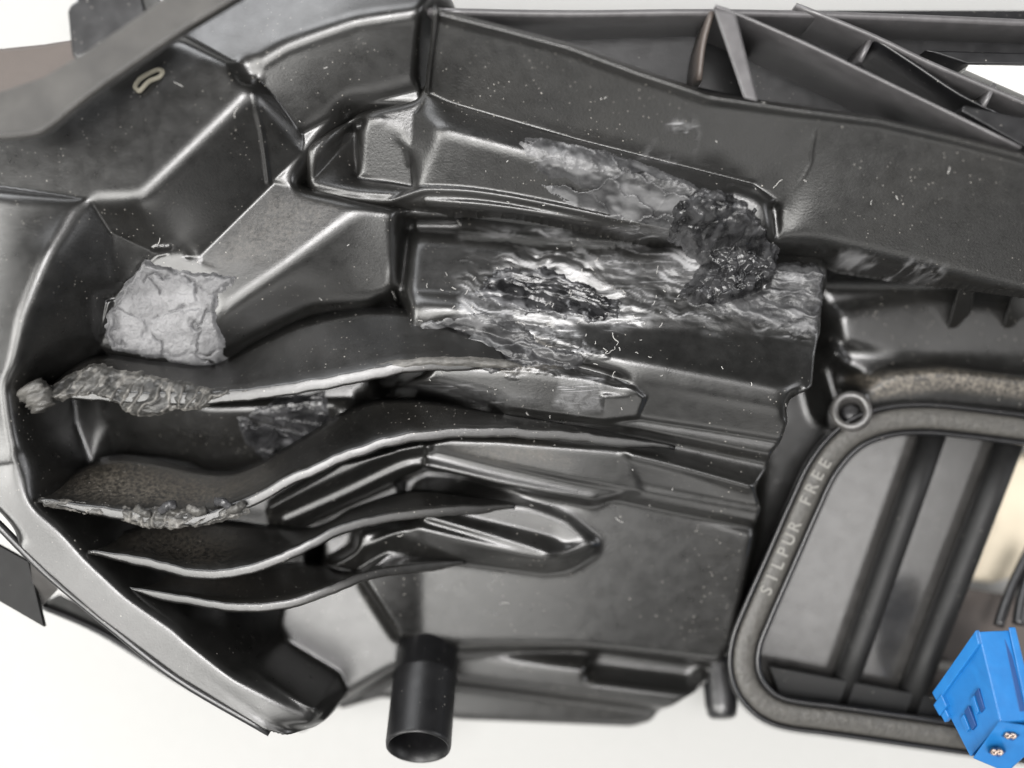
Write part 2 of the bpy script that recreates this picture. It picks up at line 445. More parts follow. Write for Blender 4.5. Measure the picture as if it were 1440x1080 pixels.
# bright lower left cheek and facets
q((400,800,-132),(520,815,-130),(566,900,-130),(566,935,-130),(480,985,-132),(425,965,-134),(380,880,-134), soft=14, flat=True)
q((500,740,-62),(594,730,-76),(592,905,-108),(560,902,-90),(520,845,-72),(490,800,-66), soft=4)
# big panel
q((592,700,-72),(840,680,-67),(1068,745,-76),(1032,915,-108),(1012,935,-112),(820,915,-106),(650,912,-108),(590,904,-108), soft=13)
# rectangular window in the ledge
F.Z = gblur(F.Z, 2.4)
q((838,908,-185),(990,930,-185),(972,958,-185),(826,940,-185), soft=4)
# --- recess above the door
q((1150,395,-130),(1500,395,-130),(1500,530,-120),(1440,520,-118),(1330,516,-112),(1215,530,-118),(1165,500,-140), soft=10)
q((1180,440,-112),(1300,420,-118),(1500,450,-118),(1500,500,-122),(1300,500,-122),(1190,480,-116), soft=14)
q((1208,548,-96),(1260,523,-92),(1330,519,-90),(1500,532,-90),(1500,590,-104),(1330,578,-104),(1250,582,-104),(1205,610,-110), soft=9)
F.Z = gblur(F.Z, 2.0)
# boss neck
F.ridge([(1165,500,-110),(1180,530,-100),(1195,575,-90)], 34, 55, fade=0.0)

# --- steps of the body, lower to upper
def strips(lines, soft=3):
    for (za, A), (zb, B) in reversed(list(zip(lines[:-1], lines[1:]))):
        F.poly([(x, y, za) for x, y in A] + [(x, y, zb) for x, y in reversed(B)], soft=soft)
strips([(8, [(560,492),(900,516),(1128,560)]),
        (-24, [(700,570),(890,589),(1106,622)]),
        (-27, [(700,572),(890,591),(1105,625)]),
        (-30, [(700,585),(895,604),(1090,642)]),
        (-48, [(700,588),(900,612),(1087,653)]),
        (-47, [(640,606),(900,622),(1084,664)]),
        (-36, [(600,620),(860,632),(1070,686)]),
        (-37, [(600,626),(855,640),(1070,692)]),
        (-53, [(600,640),(855,676),(1078,714)]),
        (-51, [(600,645),(855,680),(1076,720)]),
        (-64, [(600,660),(855,697),(1068,741)])])
F.Z = gblur(F.Z, 1.6)
F.ridge([(700,571,-25),(890,590,-25),(1104,624,-25)], 4, -5, smooth=2)
F.ridge([(870,634,-36),(960,656,-36),(1064,686,-36)], 12, 7, fade=0.05)
# F1/F2 shelf under rib two
q((480,640,-48),(592,622,-44),(760,640,-46),(900,688,-52),(840,706,-60),(700,684,-54),(592,658,-46),(480,705,-56),(390,745,-66),(390,700,-66), soft=3)
q((590,624,-38),(700,622,-36),(880,640,-36),(900,690,-50),(800,672,-46),(605,630,-42), soft=5)
F.ridge([(395,740,-50),(480,702,-46),(560,662,-40),(590,655,-40),(700,680,-44),(830,706,-50)], 16, 5)
F.ridge([(600,675,-60),(700,694,-60),(840,716,-60)], 12, -5, fade=0.2)
# hexagonal boss on the panel
q((560,712,-70),(640,706,-68),(740,712,-68),(800,733,-68),(838,766,-68),(795,772,-72),(780,757,-74),(620,724,-70), soft=6)
q((590,728,-48),(770,780,-52),(792,768,-70),(780,756,-74),(620,722,-68), soft=5)
q((588,737,-50),(766,784,-52),(762,803,-84),(590,780,-78), soft=3)
q((766,783,-52),(837,763,-66),(838,779,-82),(800,801,-84),(762,804,-84), soft=3)
q((588,735,-50),(590,779,-78),(545,776,-80),(500,806,-92),(455,798,-92),(500,775,-70),(545,750,-58), soft=3)
F.Z = gblur(F.Z, 1.0)
F.soften_area([(570,700,-60),(850,700,-60),(850,820,-70),(570,820,-70)], 10, 4)

# --- pocket M with its ridges
q((548,270,-84),(945,320,-80),(1180,350,-44),(1168,400,-26),(1150,500,-24),(1146,545,-10),(1126,560,6),(900,517,8),(700,502,-4),(560,496,-16), soft=4)
q((578,334,-42),(940,358,-34),(1172,385,-24),(1155,470,-24),(900,450,-16),(700,430,-20),(575,418,-22), soft=20)
F.ridge([(560,436,0),(640,440,0),(720,452,0)], 34, 22, fade=0.12)
F.ridge([(700,490,0),(800,495,0),(900,514,0),(1000,537,0),(1112,558,0)], 26, 9, fade=0.04)
F.soften_area([(740,470,0),(900,488,0),(1124,528,0),(1124,585,0),(900,556,0),(740,530,0)], 14, 9)
# front block left of the ridge
q((520,545,-4),(600,512,2),(720,508,6),(850,530,6),(893,548,4),(906,560,0),(894,586,-16),(850,591,-20),(700,572,-16),(560,548,-14), soft=4)
q((848,556,2),(906,558,-2),(896,586,-18),(850,590,-20), soft=3, flat=True)
F.ridge([(600,460,0),(680,464,0),(760,500,0),(830,520,0),(890,540,0)], 13, -16, fade=0.12)
# --- left wing: panel under rib one
q((60,540,-120),(130,500,-60),(480,520,-60),(520,620,-75),(440,660,-110),(330,670,-110),(160,650,-110),(60,720,-110), soft=5)
q((140,540,-60),(262,540,-40),(266,662,-136),(160,650,-140), soft=4)
q((268,540,-40),(380,535,-44),(470,525,-52),(470,620,-120),(340,668,-138),(268,662,-136), soft=4)
q((120,690,-150),(330,660,-150),(560,610,-120),(560,720,-120),(430,760,-140),(430,800,-150),(340,830,-170),(180,830,-170), soft=6)
q((596,622,-38),(596,660,-84),(480,712,-104),(380,760,-124),(370,715,-92),(480,650,-50), soft=4, flat=True)
F.ridge([(395,738,-70),(480,700,-60),(560,662,-50),(592,654,-46)], 12, 9)
F.ridge([(380,716,-70),(480,668,-50),(560,634,-40),(600,628,-40)], 14, 8)
F.Z = gblur(F.Z, 1.2)
# --- left cheek band (runs from the tower down to the bottom)
q((-90,560,10),(10,560,40),(36,640,42),(60,700,34),(128,778,26),(182,828,24),(260,880,24),(340,945,24),(410,985,20),(440,1000,14),(452,1018,4),(440,1032,4),(400,1034,14),(370,1026,20),(250,952,22),(140,870,24),(60,800,26),(0,742,28),(-90,660,28), soft=16)
# tower
q((-160,250,40),(-30,258,70),(126,281,64),(66,360,82),(34,450,80),(20,550,62),(36,645,42),(-90,660,20),(-160,500,10), soft=6)
q((126,281,60),(158,330,24),(155,420,2),(132,492,-24),(75,545,-50),(22,555,62),(34,450,80),(66,360,84), soft=4)
# --- upper rail behind
q((345,95,60),(400,60,68),(500,25,76),(612,10,80),(606,80,40),(600,129,14),(500,152,10),(420,194,8),(380,140,40), soft=4)
q((150,60,-60),(240,78,50),(345,95,61),(400,60,69),(500,25,77),(612,10,81),(640,-40,50),(420,-45,36),(330,-20,30),(240,20,24), soft=14)
# --- ledge and sloped box
q((290,470,-90),(540,428,-90),(530,560,-90),(290,560,-90), soft=8)
q((215,330,-8),(300,340,-8),(300,400,-8),(215,400,-8), soft=4)
q((270,362,-6),(385,250,0),(421,190,4),(500,148,6),(606,122,9),(650,150,6),(640,300,-4),(500,300,-4),(300,430,-8), soft=4)
q((430,264,-50),(503,176,-60),(590,180,-60),(640,300,-50),(560,290,-50), soft=3)
q((283,358,-7),(382,256,-4),(512,289,3),(490,303,3),(400,374,-1),(312,446,-7),(295,420,-8), soft=4)
q((512,289,4),(562,300,-4),(552,432,-52),(440,440,-58),(300,512,-62),(305,450,-9),(400,374,1),(490,303,4), soft=4)
q((140,500,-40),(150,420,-14),(200,372,-8),(240,355,-4),(300,380,-6),(310,450,-12),(300,515,-50), soft=5)
F.ridge([(562,296,-6),(556,360,-28),(551,432,-52)], 9, 14)
F.ridge([(574,296,-40),(570,360,-46),(562,430,-50)], 10, -16)
# --- upper left block
q((-120,130,34),(60,120,46),(180,60,58),(250,45,64),(335,92,76),(358,128,78),(290,200,74),(197,281,68),(128,281,60),(0,264,46),(-120,250,34), soft=4)
q((197,281,68),(358,128,78),(421,212,6),(385,251,0),(277,359,-5),(240,354,-5), soft=4)
q((358,128,78),(342,93,74),(375,130,62),(422,190,10),(422,212,6), soft=3)
q((128,281,60),(197,281,68),(240,354,-5),(222,358,-6),(157,330,24), soft=4)
q((157,328,24),(222,358,-6),(200,376,-10),(150,425,-14),(140,470,-24),(156,400,4), soft=4)
top = sstep(-60, 20, F.Y - 0.25 * F.X) * 1.0
F.Z = F.Z * (1 - top) + rounded(F.Z, 4.2) * top
F.soften_area([(30,640,30),(70,690,30),(140,770,20),(200,830,20),(350,940,10),(450,1010,0),(450,1040,0),(370,990,0),(220,870,0),(80,740,10),(20,680,20)], 16, 9)
F.soften(348,98,60,26,9); F.soften(248,354,-5,16,6); F.soften(421,200,6,8,3)
F.ridge([(360,135,60),(372,190,30),(378,256,0)], 4, 2.5, smooth=2)
for xx in (212, 220, 228): F.ridge([(xx, 349, 10), (xx + 8, 346, 10)], 4, 4, smooth=2)

# --- damage on the pocket: streaks, flakes and gouges
ca, sa = math.cos(math.radians(-12)), math.sin(math.radians(-12))
U = F.X * ca + F.Y * sa; V = -F.X * sa + F.Y * ca
wx = fbm(F.X / 40, F.Y / 40, 3, 31) - 0.5; wy = fbm(F.X / 40, F.Y / 40, 3, 41) - 0.5
st = ridged((U + 36 * wx) / 130, (V + 26 * wy) / 11, 4, 3)
lump = fbm((U + 30 * wx) / 64, (V + 30 * wy) / 22, 4, 9)
r1 = F.region([(640,318,-40),(720,316,-40),(900,340,-40),(1000,350,-30),(1100,390,-20),(1158,380,-20),(1145,490,-20),(1060,470,-20),(900,455,-15),(800,470,-15),(700,470,-10),(640,455,-10),(650,400,-20)], 24)
r2 = F.region([(560,455,0),(680,440,0),(800,460,0),(850,500,0),(800,530,0),(700,525,0),(600,500,0)], 16)
r1 = sstep(0.02, 0.4, r1) * sstep(0.25, 0.85, r1 * 0.9 + (fbm(U / 70, V / 26, 4, 77) - .5) * 1.5); r2 = sstep(0.02, 0.3, r2) * sstep(0.38, 0.62, r2 * 0.95 + (fbm(U / 30, V / 16, 4, 87) - .5) * 1.1)
hole = F.region([(700,385,-20),(770,370,-20),(830,395,-20),(870,420,-20),(850,440,-20),(740,435,-20)], 16)
haze_ = fbm((U + 30 * wx) / 150, (V + 30 * wy) / 34, 4, 19)
fl1, fl2, flid, flx, fly = worley((U + 40 * wx) / 74, (V + 30 * wy) / 24, 57)
flake = (flid - .5) * 5 + fly * 5 + 2.0 * (1 - sstep(0, .1, fl2 - fl1))
F.Z += r1 * (1.7 * (st - 0.62) + 5 * (lump - 0.5) + flake * 0.18 * sstep(.45, .6, haze_)) + r2 * (6 * (st - 0.6) + 7 * (lump - 0.5) + flake * 0.4) - hole * (4 + 6 * np.clip(st - 0.5, 0, 1))
F.mask['scuff'] = np.clip(r1 * sstep(0.40, 0.62, haze_) * (1 - 0.8 * hole) + r2 * 0.4 * sstep(0.5, 0.75, st), 0, 1)
F.mask['white'] = np.clip((r1 * (0.3 + 0.7 * sstep(0.42, 0.6, haze_)) + r2 * 0.6) * np.maximum(sstep(0.72, 0.86, st), 0.6 * sstep(.60, .70, lump)), 0, 1) * 0.65
F.mask['dust'] = np.zeros(F.X.shape)
F.paint('dust', [(680,485,0),(760,480,0),(790,510,0),(700,520,0)], 14, 0.7)
F.paint('dust', [(1215,530,-90),(1330,520,-90),(1460,540,-90),(1460,560,-90),(1330,545,-90),(1230,560,-90)], 10, 0.8)
F.paint('dust', [(640,630,-36),(760,628,-36),(800,650,-36),(700,650,-36)], 16, 0.25)
F.paint('scuff', [(790,535,0),(850,530,0),(845,560,0),(850,575,0),(810,582,0),(780,570,0)], 6, 0.9)
F.paint('scuff', [(560,545,0),(640,540,0),(760,560,0),(700,570,0)], 12, 0.5)
F.paint('dust', [(290,375,0),(380,275,0),(480,290,0),(400,360,0)], 20, 0.15)
main = F.build('main_shell', M_SHELL, HOUS, F.Z > -329)

# ------------------------------------------------------------------ upper shell (overhangs the pocket)
G = HF(-330, 820, 100, 640, 2.0, -60)
def g(*a, **k): G.poly(list(a), **k)
g((420,200,6),(500,150,9),(600,126,13),(1500,300,10),(1500,430,0),(1150,350,0),(940,334,0),(600,290,0),(560,288,0),(500,284,0),(430,266,0), soft=6)
# tall back wall
g((604,127,15),(640,148,18),(810,192,20),(1062,256,22),(1098,290,16),(1100,340,6),(1160,350,2),(1500,412,2),(1500,206,112),(1440,187,112),(1240,138,112),(1000,102,112),(800,32,112),(600,-26,112),(588,60,70),(586,127,16), soft=3)
G.Z += 0
# rounded bar U
g((602,134,15),(810,197,20),(1060,260,22),(1090,282,20),(1078,296,42),(1050,286,46),(750,214,46),(618,178,46),(588,160,22), soft=4)
g((618,178,46),(750,214,46),(1050,286,46),(1080,296,42),(1090,345,2),(940,326,4),(700,274,4),(602,260,4), soft=4)
g((1030,262,36),(1068,272,40),(1084,286,42),(1090,305,38),(1090,338,24),(1030,334,24), soft=6)
g((586,160,14),(618,178,46),(602,260,4),(582,268,2),(578,205,6), soft=4)
# recess with the tombstone
g((434,260,-6),(502,174,-26),(540,182,-26),(568,230,-12),(580,262,-8),(560,274,-2),(470,276,-2), soft=3)
g((436,258,-10),(500,182,-46),(503,246,-42),(580,264,-12), soft=3)
g((502,178,8),(512,167,12),(530,165,12),(550,174,9),(567,194,0),(577,225,-12),(580,263,-28),(504,246,-26), soft=4, flat=True)
G.ridge([(504,180,8),(514,169,10),(532,167,10),(551,177,8),(567,196,0),(576,228,-12)], 7, 5)
G.Z = rounded(G.Z, 4.0)
G.soften(556,182,5,24,6)
# lip
G.ridge([(432,268,0),(500,280,0),(545,284,0),(580,272,0),(620,268,0),(720,280,0),(940,326,0)], 8, 7)
G.ridge([(600,284,0),(720,294,0),(940,334,0)], 8, 5)
G.ridge([(612,14,108),(800,64,108),(1000,133,108),(1240,169,108),(1440,218,108),(1500,236,108)], 7, 6, smooth=2)
# small crack lines, smears
G.ridge([(1152,172,100),(1146,210,80),(1140,232,60),(1118,272,40)], 3, 1.6, smooth=3, fade=0.2)
sdG = G.sdist([(424,203,6),(500,150,9),(603,122,15),(612,6,108),(800,56,108),(1000,126,108),(1240,162,108),(1440,211,108),(1510,230,108),(1510,424,0),(1440,411,0),(1300,388,0),(1200,372,0),(1150,352,0),(1090,350,0),(940,338,0),(720,299,0),(600,292,0),(560,292,0),(500,287,0),(430,270,0)]) + 4
keepG = sstep(0, 8, sdG)
G.Z -= (4 + 6 * sstep(-140, -100, G.X)) * (1 - keepG)
n1 = ridged(G.X / 30, G.Y / 30, 4, 60)
sm = G.region([(905,215,60),(950,165,80),(975,155,80),(985,185,70),(975,222,50),(940,222,40)], 8)
G.mask['scuff'] = sm * sstep(0.55, 0.8, n1) * 0.9
G.mask['dust'] = np.zeros(G.X.shape)
G.mask['white'] = G.region([(1180,352,4),(1330,372,4),(1330,390,4),(1260,388,4),(1190,364,4)], 7) * sstep(0.6, 0.9, n1) * 0.35
G.paint('scuff', [(850,318,4),(940,322,4),(945,332,4),(880,326,4)], 5, 0.8)
M_WALL = plastic('black_plastic_pebbled', rough=0.34, grain=0.3, dusty=1.2)
upper = G.build('upper_shell', M_WALL, HOUS, sdG > 0, sdG)

wall('corner_post', [(613,8,114),(609,50,88),(604,90,54),(600,130,20)], 60, 7, M_SHELL, HOUS, smooth=3)

# ------------------------------------------------------------------ ribs (curved shelves between cheek and body)
def resample(path, n):
    p = np.array(smooth_path(path, 10)); d = np.r_[0, np.cumsum(np.hypot(*np.diff(p[:, :2], axis=0).T))]
    t = np.linspace(0, d[-1], n)
    return np.stack([np.interp(t, d, p[:, k]) for k in range(3)], 1)
def fin(name, root, edge, thick, mat, parent, n=90, m=7, wear=0.0, dust=0.0, bow=0.0, seed=0, curve_root=True):
    R_ = resample(root, n); E = resample(edge, n); rows = []; dst = []
    for i in range(n):
        a = max(i - 1, 0); b = min(i + 1, n - 1)
        t = E[b, :2] - E[a, :2]; t /= np.hypot(*t) + 1e-9
        nrm = np.array([-t[1], t[0]])
        if nrm[1] < 0: nrm = -nrm                    # image-down side
        tk = thick * (0.35 + 0.65 * sstep(0, 0.12, i / (n - 1)) * sstep(0, 0.10, 1 - i / (n - 1)))
        jit = wear * (vnoise(np.array(i * 0.55), np.array(seed * 3.1), seed) - 0.5) + wear * 0.6 * (vnoise(np.array(i * 1.7), np.array(seed * 1.1), seed + 5) - 0.5)
        row = []; dr = []
        for j in range(m):
            u = j / (m - 1); p = R_[i] * (1 - u) + E[i] * u; p = p.copy()
            p[2] += bow * math.sin(u * math.pi); p[:2] += nrm * jit * u
            if j == m - 1: p[:2] -= nrm * 1.2; p[2] -= 0.3
            row.append(p); dr.append(dust * math.sin(math.pi * min(1, u * 1.05)) * (1 - sstep(0.22, 0.42, i / n)) * (0.35 + 0.65 * sstep(0.02, 0.12, i / n)))
        e = E[i].copy(); e[:2] += nrm * (jit + 0.8); e[2] += 0.8
        row.append(e); dr.append(0)
        for f_ in (1.8, tk - 2.2):
            ef = E[i].copy(); ef[:2] += nrm * (jit + f_); ef[2] += 0.9; row.append(ef); dr.append(0)
        e2 = E[i].copy(); e2[:2] += nrm * (jit + tk - 0.6); e2[2] += 0.4
        row.append(e2); dr.append(0)
        e3 = E[i].copy(); e3[:2] += nrm * (jit + tk + 1); e3[2] -= 4
        row.append(e3); dr.append(0)
        r2 = R_[i].copy(); r2[:2] += nrm * tk; r2[2] -= 6
        row.append(r2); dr.append(0)
        rows.append([P(*v) for v in row]); dst.append(dr)
    o = grid_mesh(name, rows, mat, parent, close=True, caps=True)
    at = o.data.attributes.new('dust', 'FLOAT', 'POINT'); at.data.foreach_set('value', np.array(dst, np.float32).ravel())
    return o
fin('rib', [(62,548,-30),(130,500,-40),(220,508,-34),(300,512,-60),(370,475,-58),(440,444,-58),(552,432,-46),(620,456,-26),(700,486,-12)],
    [(50,560,26),(110,546,30),(200,552,34),(290,552,36),(400,540,38),(480,526,36),(580,507,30),(650,505,20),(712,508,10)], 16, M_RIB, HOUS, wear=2, dust=0.10, seed=1)
fin('rib', [(62,690,-60),(160,640,-80),(300,662,-84),(350,655,-80),(420,618,-70),(490,575,-60),(560,560,-44),(700,580,-34),(830,602,-30),(930,622,-34)],
    [(54,700,30),(120,710,32),(200,722,32),(280,724,30),(350,700,28),(410,668,26),(480,636,22),(560,612,16),(650,602,6),(760,604,-6),(860,613,-18),(950,627,-30)], 13, M_RIB, HOUS, wear=3, dust=0.6, seed=2)
fin('rib', [(128,772,-30),(190,742,-96),(290,728,-100),(430,742,-96),(500,712,-78),(580,689,-66),(650,696,-66),(722,706,-66)],
    [(124,774,24),(200,784,28),(280,802,30),(350,795,28),(420,768,22),(480,738,10),(560,720,-8),(640,712,-30),(724,710,-58)], 12, M_RIB, HOUS, wear=1.5, dust=0.35, seed=3)
fin('rib', [(182,824,-40),(230,800,-110),(340,795,-112),(430,790,-108),(500,803,-104),(560,780,-92),(645,788,-86)],
    [(178,825,8),(260,838,14),(330,849,16),(400,845,12),(460,826,2),(520,803,-20),(600,792,-56),(655,789,-82)], 11, M_RIB, HOUS, wear=1.2, dust=0.3, seed=4)

# ------------------------------------------------------------------ weld / melt patches
def weld_mat(name, base, light, rough, scale=900, grain=0.6, warm=(0.30, 0.27, 0.22)):
    m = bpy.data.materials.new(name); nt, L, b = nodes(m)
    tc = N(nt, 'ShaderNodeTexCoord')
    n1 = N(nt, 'ShaderNodeTexNoise'); n1.inputs['Scale'].default_value = scale; n1.inputs['Detail'].default_value = 5; n1.inputs['Roughness'].default_value = 0.65
    n2 = N(nt, 'ShaderNodeTexNoise'); n2.inputs['Scale'].default_value = 160; n2.inputs['Detail'].default_value = 5; n2.inputs['Distortion'].default_value = 0.8
    for n in (n1, n2): L.new(tc.outputs['Object'], n.inputs['Vector'])
    at = N(nt, 'ShaderNodeAttribute', attribute_name='white')
    mr = N(nt, 'ShaderNodeMapRange'); mr.inputs[1].default_value = 0.38; mr.inputs[2].default_value = 0.66; L.new(n2.outputs[0], mr.inputs[0])
    mm = N(nt, 'ShaderNodeMath', operation='MULTIPLY_ADD', use_clamp=True); L.new(mr.outputs[0], mm.inputs[0]); mm.inputs[1].default_value = 0.3; L.new(at.outputs['Fac'], mm.inputs[2])
    mx = N(nt, 'ShaderNodeMix', data_type='RGBA'); L.new(mm.outputs[0], mx.inputs[0]); mx.inputs[6].default_value = (*base, 1); mx.inputs[7].default_value = (*light, 1)
    L.new(mx.outputs[2], b.inputs['Base Color']); b.inputs['Roughness'].default_value = rough
    bp = N(nt, 'ShaderNodeBump'); bp.inputs['Strength'].default_value = grain; bp.inputs['Distance'].default_value = 0.0004
    L.new(n1.outputs[0], bp.inputs['Height']); L.new(bp.outputs[0], b.inputs['Normal'])
    return m
M_WGREY = weld_mat('sanded_grey_weld', (0.095, 0.095, 0.098), (0.24, 0.24, 0.245), 0.36, 1500, 0.9)
M_WMID = weld_mat('smeared_grey_weld', (0.026, 0.026, 0.027), (0.15, 0.15, 0.153), 0.34, 800, 0.4)
M_WBLACK = weld_mat('melted_black_weld', (0.007, 0.007, 0.0075), (0.12, 0.12, 0.125), 0.2, 600, 0.2)
M_TORN = weld_mat('torn_dusty_plastic', (0.022, 0.0215, 0.02), (0.17, 0.163, 0.15), 0.4, 900, 0.5)
def surf(x, y):
    z = F.sample(x, y)
    inG = (x > G.xs[0]) & (x < G.xs[-1]) & (y > G.ys[0]) & (y < G.ys[-1])
    zg = G.sample(x, y)
    inG &= Gkeep(x, y) > 0.5
    return np.where(inG, np.maximum(z, zg), z)
_kg = HF(-330, 820, 100, 640, 2.0, 0); _kg.Z = keepG
def Gkeep(x, y): return _kg.sample(x, y)
def patch(name, outline, mat, thick, shape, step=1.2, soft=9, wob=5, seed=0, base=None, smooth=0):
    w = world_pts(outline); xs = [p[0] for p in w]; ys = [p[1] for p in w]
    H = HF(min(xs) - 12, max(xs) + 12, min(ys) - 12, max(ys) + 12, step, 0)
    xx = H.X + wob * 2 * (fbm(H.X / 14, H.Y / 14, 3, seed + 70) - 0.5); yy = H.Y + wob * 2 * (fbm(H.X / 14, H.Y / 14, 3, seed + 80) - 0.5)
    ins = inside(xx, yy, w); d, _ = seg_dist(xx, yy, w, True); sd = np.where(ins, d, -d)
    b0 = surf(H.X, H.Y) if base is None else base(H.X, H.Y)
    if smooth: b0 = gblur(b0, smooth / step)
    a = sstep(0, soft, sd)
    dz, wm = shape(H, sd, seed)
    H.Z = b0 - 2.0 + (2.0 + thick) * a ** 0.6 + a * dz
    H.mask['white'] = np.clip(wm, 0, 1) * np.ones(H.X.shape)
    return H.build(name, mat, HOUS, sd > 0, sd)
def sh_grey(H, sd, s):
    wx = fbm(H.X / 22, H.Y / 22, 3, s) - .5; wy = fbm(H.X / 22, H.Y / 22, 3, s + 9) - .5
    f1, f2, cid, cx, cy = worley((H.X + 34 * wx) / 62, (H.Y + 34 * wy) / 52, s + 3)
    e = f2 - f1; crease = (1 - sstep(0.0, 0.07, e)) * sstep(0.35, 0.5, fbm(H.X / 28, H.Y / 28, 2, s + 31))
    dz = 8 * (fbm(H.X / 45, H.Y / 45, 3, s + 5) - .5) + 5 * sstep(0, 0.25, e) * (cid - .3) - 4 * crease + 2.2 * (fbm(H.X / 5, H.Y / 5, 3, s + 6) - .5)
    rim = 1 - sstep(2, 12, sd)
    return dz + 5 * rim * vnoise(H.X / 7, H.Y / 7, s), 0.30 * cid + 0.45 * sstep(.4, .65, fbm(H.X / 36, H.Y / 36, 3, s + 8)) + 0.6 * rim * sstep(.4, .7, vnoise(H.X / 9, H.Y / 9, s + 2)) - 0.6 * crease - 0.1
def sh_flakes(H, sd, s):
    # overlapping smeared flakes: warped cells, each tilted, with a curled lip along its border
    ca, sa = math.cos(math.radians(-14)), math.sin(math.radians(-14))
    u = H.X * ca + H.Y * sa; v = -H.X * sa + H.Y * ca
    wx = fbm(u / 26, v / 22, 3, s) - .5; wy = fbm(u / 26, v / 22, 3, s + 5) - .5
    f1, f2, cid, cx, cy = worley((u + 26 * wx) / 66, (v + 22 * wy) / 26, s + 7)
    e = f2 - f1; lip = (1 - sstep(0.0, 0.10, e)) * sstep(-0.1, 0.3, cy)
    dz = 9 * (cid - .5) + 7 * cy + 3 * lip + 1.6 * (fbm(u / 8, v / 5, 3, s + 6) - .5)
    return dz, 0.8 * lip * sstep(.3, .6, vnoise(u / 14, v / 10, s)) + 0.7 * sstep(0.55, 0.68, fbm(u / 50, v / 24, 3, s + 2)) + 0.5 * (1 - sstep(1, 7, sd)) * vnoise(u / 8, v / 8, s)
def sh_lumps(H, sd, s):
    b = fbm(H.X / 38, H.Y / 38, 2, s); wx = fbm(H.X / 16, H.Y / 16, 2, s + 40) - .5; wy = fbm(H.X / 16, H.Y / 16, 2, s + 50) - .5
    f1, f2, cid, cx, cy = worley((H.X + 16 * wx) / 15, (H.Y + 16 * wy) / 15, s + 2)
    g1, g2, gid, gx, gy = worley((H.X + 10 * wx) / 6.5, (H.Y + 10 * wy) / 6.5, s + 5)
    dz = 20 * (b - .4) + 11 * (0.75 - f1 ** 2 * 1.3) * (0.4 + cid) + 3 * (0.7 - g1 ** 2) - 5
    return dz, 0.30 * sstep(0.60, 0.78, fbm(H.X / 26, H.Y / 26, 3, s + 7)) + 0.45 * (1 - sstep(0, 6, sd)) * vnoise(H.X / 8, H.Y / 8, s)
def sh_smear(H, sd, s):
    ca, sa = math.cos(math.radians(-14)), math.sin(math.radians(-14))
    u = H.X * ca + H.Y * sa; v = -H.X * sa + H.Y * ca
    w = fbm(u / 30, v / 20, 3, s) - .5
    r = ridged((u + 24 * w) / 100, (v + 24 * w) / 12, 4, s + 2)
    return 5 * (r - .6) + 5 * w, 0.8 * sstep(0.66, 0.84, r)
patch('weld_patch', [(203,364,0),(222,372,0),(262,380,0),(300,384,0),(330,388,0),(328,402,0),(304,412,0),(300,440,0),(308,470,0),(300,500,0),(288,520,-20),(230,510,-20),(150,492,-20),(143,470,-20),(158,425,-10),(185,388,-5)], M_WGREY, 8, sh_grey, seed=11, wob=4, smooth=8)
patch('weld_patch', [(728,198,40),(745,190,40),(800,196,40),(850,208,36),(900,226,34),(950,246,40),(985,262,44),(975,300,30),(945,326,10),(900,318,14),(850,304,20),(800,285,24),(765,260,36),(745,228,44)], M_WMID, 5, sh_flakes, seed=23, wob=3, soft=6, smooth=4)
patch('melted_blob', [(936,324,10),(948,285,30),(975,266,40),(1010,262,44),(1045,276,44),(1066,300,40),(1084,328,20),(1104,350,0),(1102,388,-10),(1062,412,-16),(1010,432,-16),(950,420,-20),(975,392,-20),(985,370,-20),(955,348,-20)], M_WBLACK, 24, sh_lumps, seed=37, wob=7, soft=18, smooth=12)
patch('weld_patch', [(1085,372,-20),(1110,366,-20),(1150,368,-20),(1162,385,-20),(1160,430,-22),(1150,470,-22),(1120,470,-20),(1060,455,-20),(1000,440,-20),(960,425,-20),(1020,425,-20),(1080,405,-20)], M_WMID, 7, sh_smear, seed=51, wob=6, soft=8)
patch('melted_blob', [(690,380,-25),(760,372,-25),(830,400,-20),(880,425,-20),(870,452,-15),(800,450,-15),(740,440,-15),(660,415,-20)], M_WBLACK, 2, sh_smear, seed=63, wob=9, soft=8)
patch('weld_patch', [(600,452,0),(680,438,0),(730,452,0),(760,480,0),(830,505,0),(800,520,0),(740,515,0),(690,525,0),(620,500,0),(560,490,0)], M_WMID, 3, sh_smear, seed=71, wob=7, soft=8)
patch('melted_patch', [(330,590,-70),(390,560,-66),(455,548,-70),(462,600,-85),(420,625,-92),(360,650,-96),(340,620,-90)], M_WBLACK, 5, sh_flakes, seed=77, wob=6, soft=8)

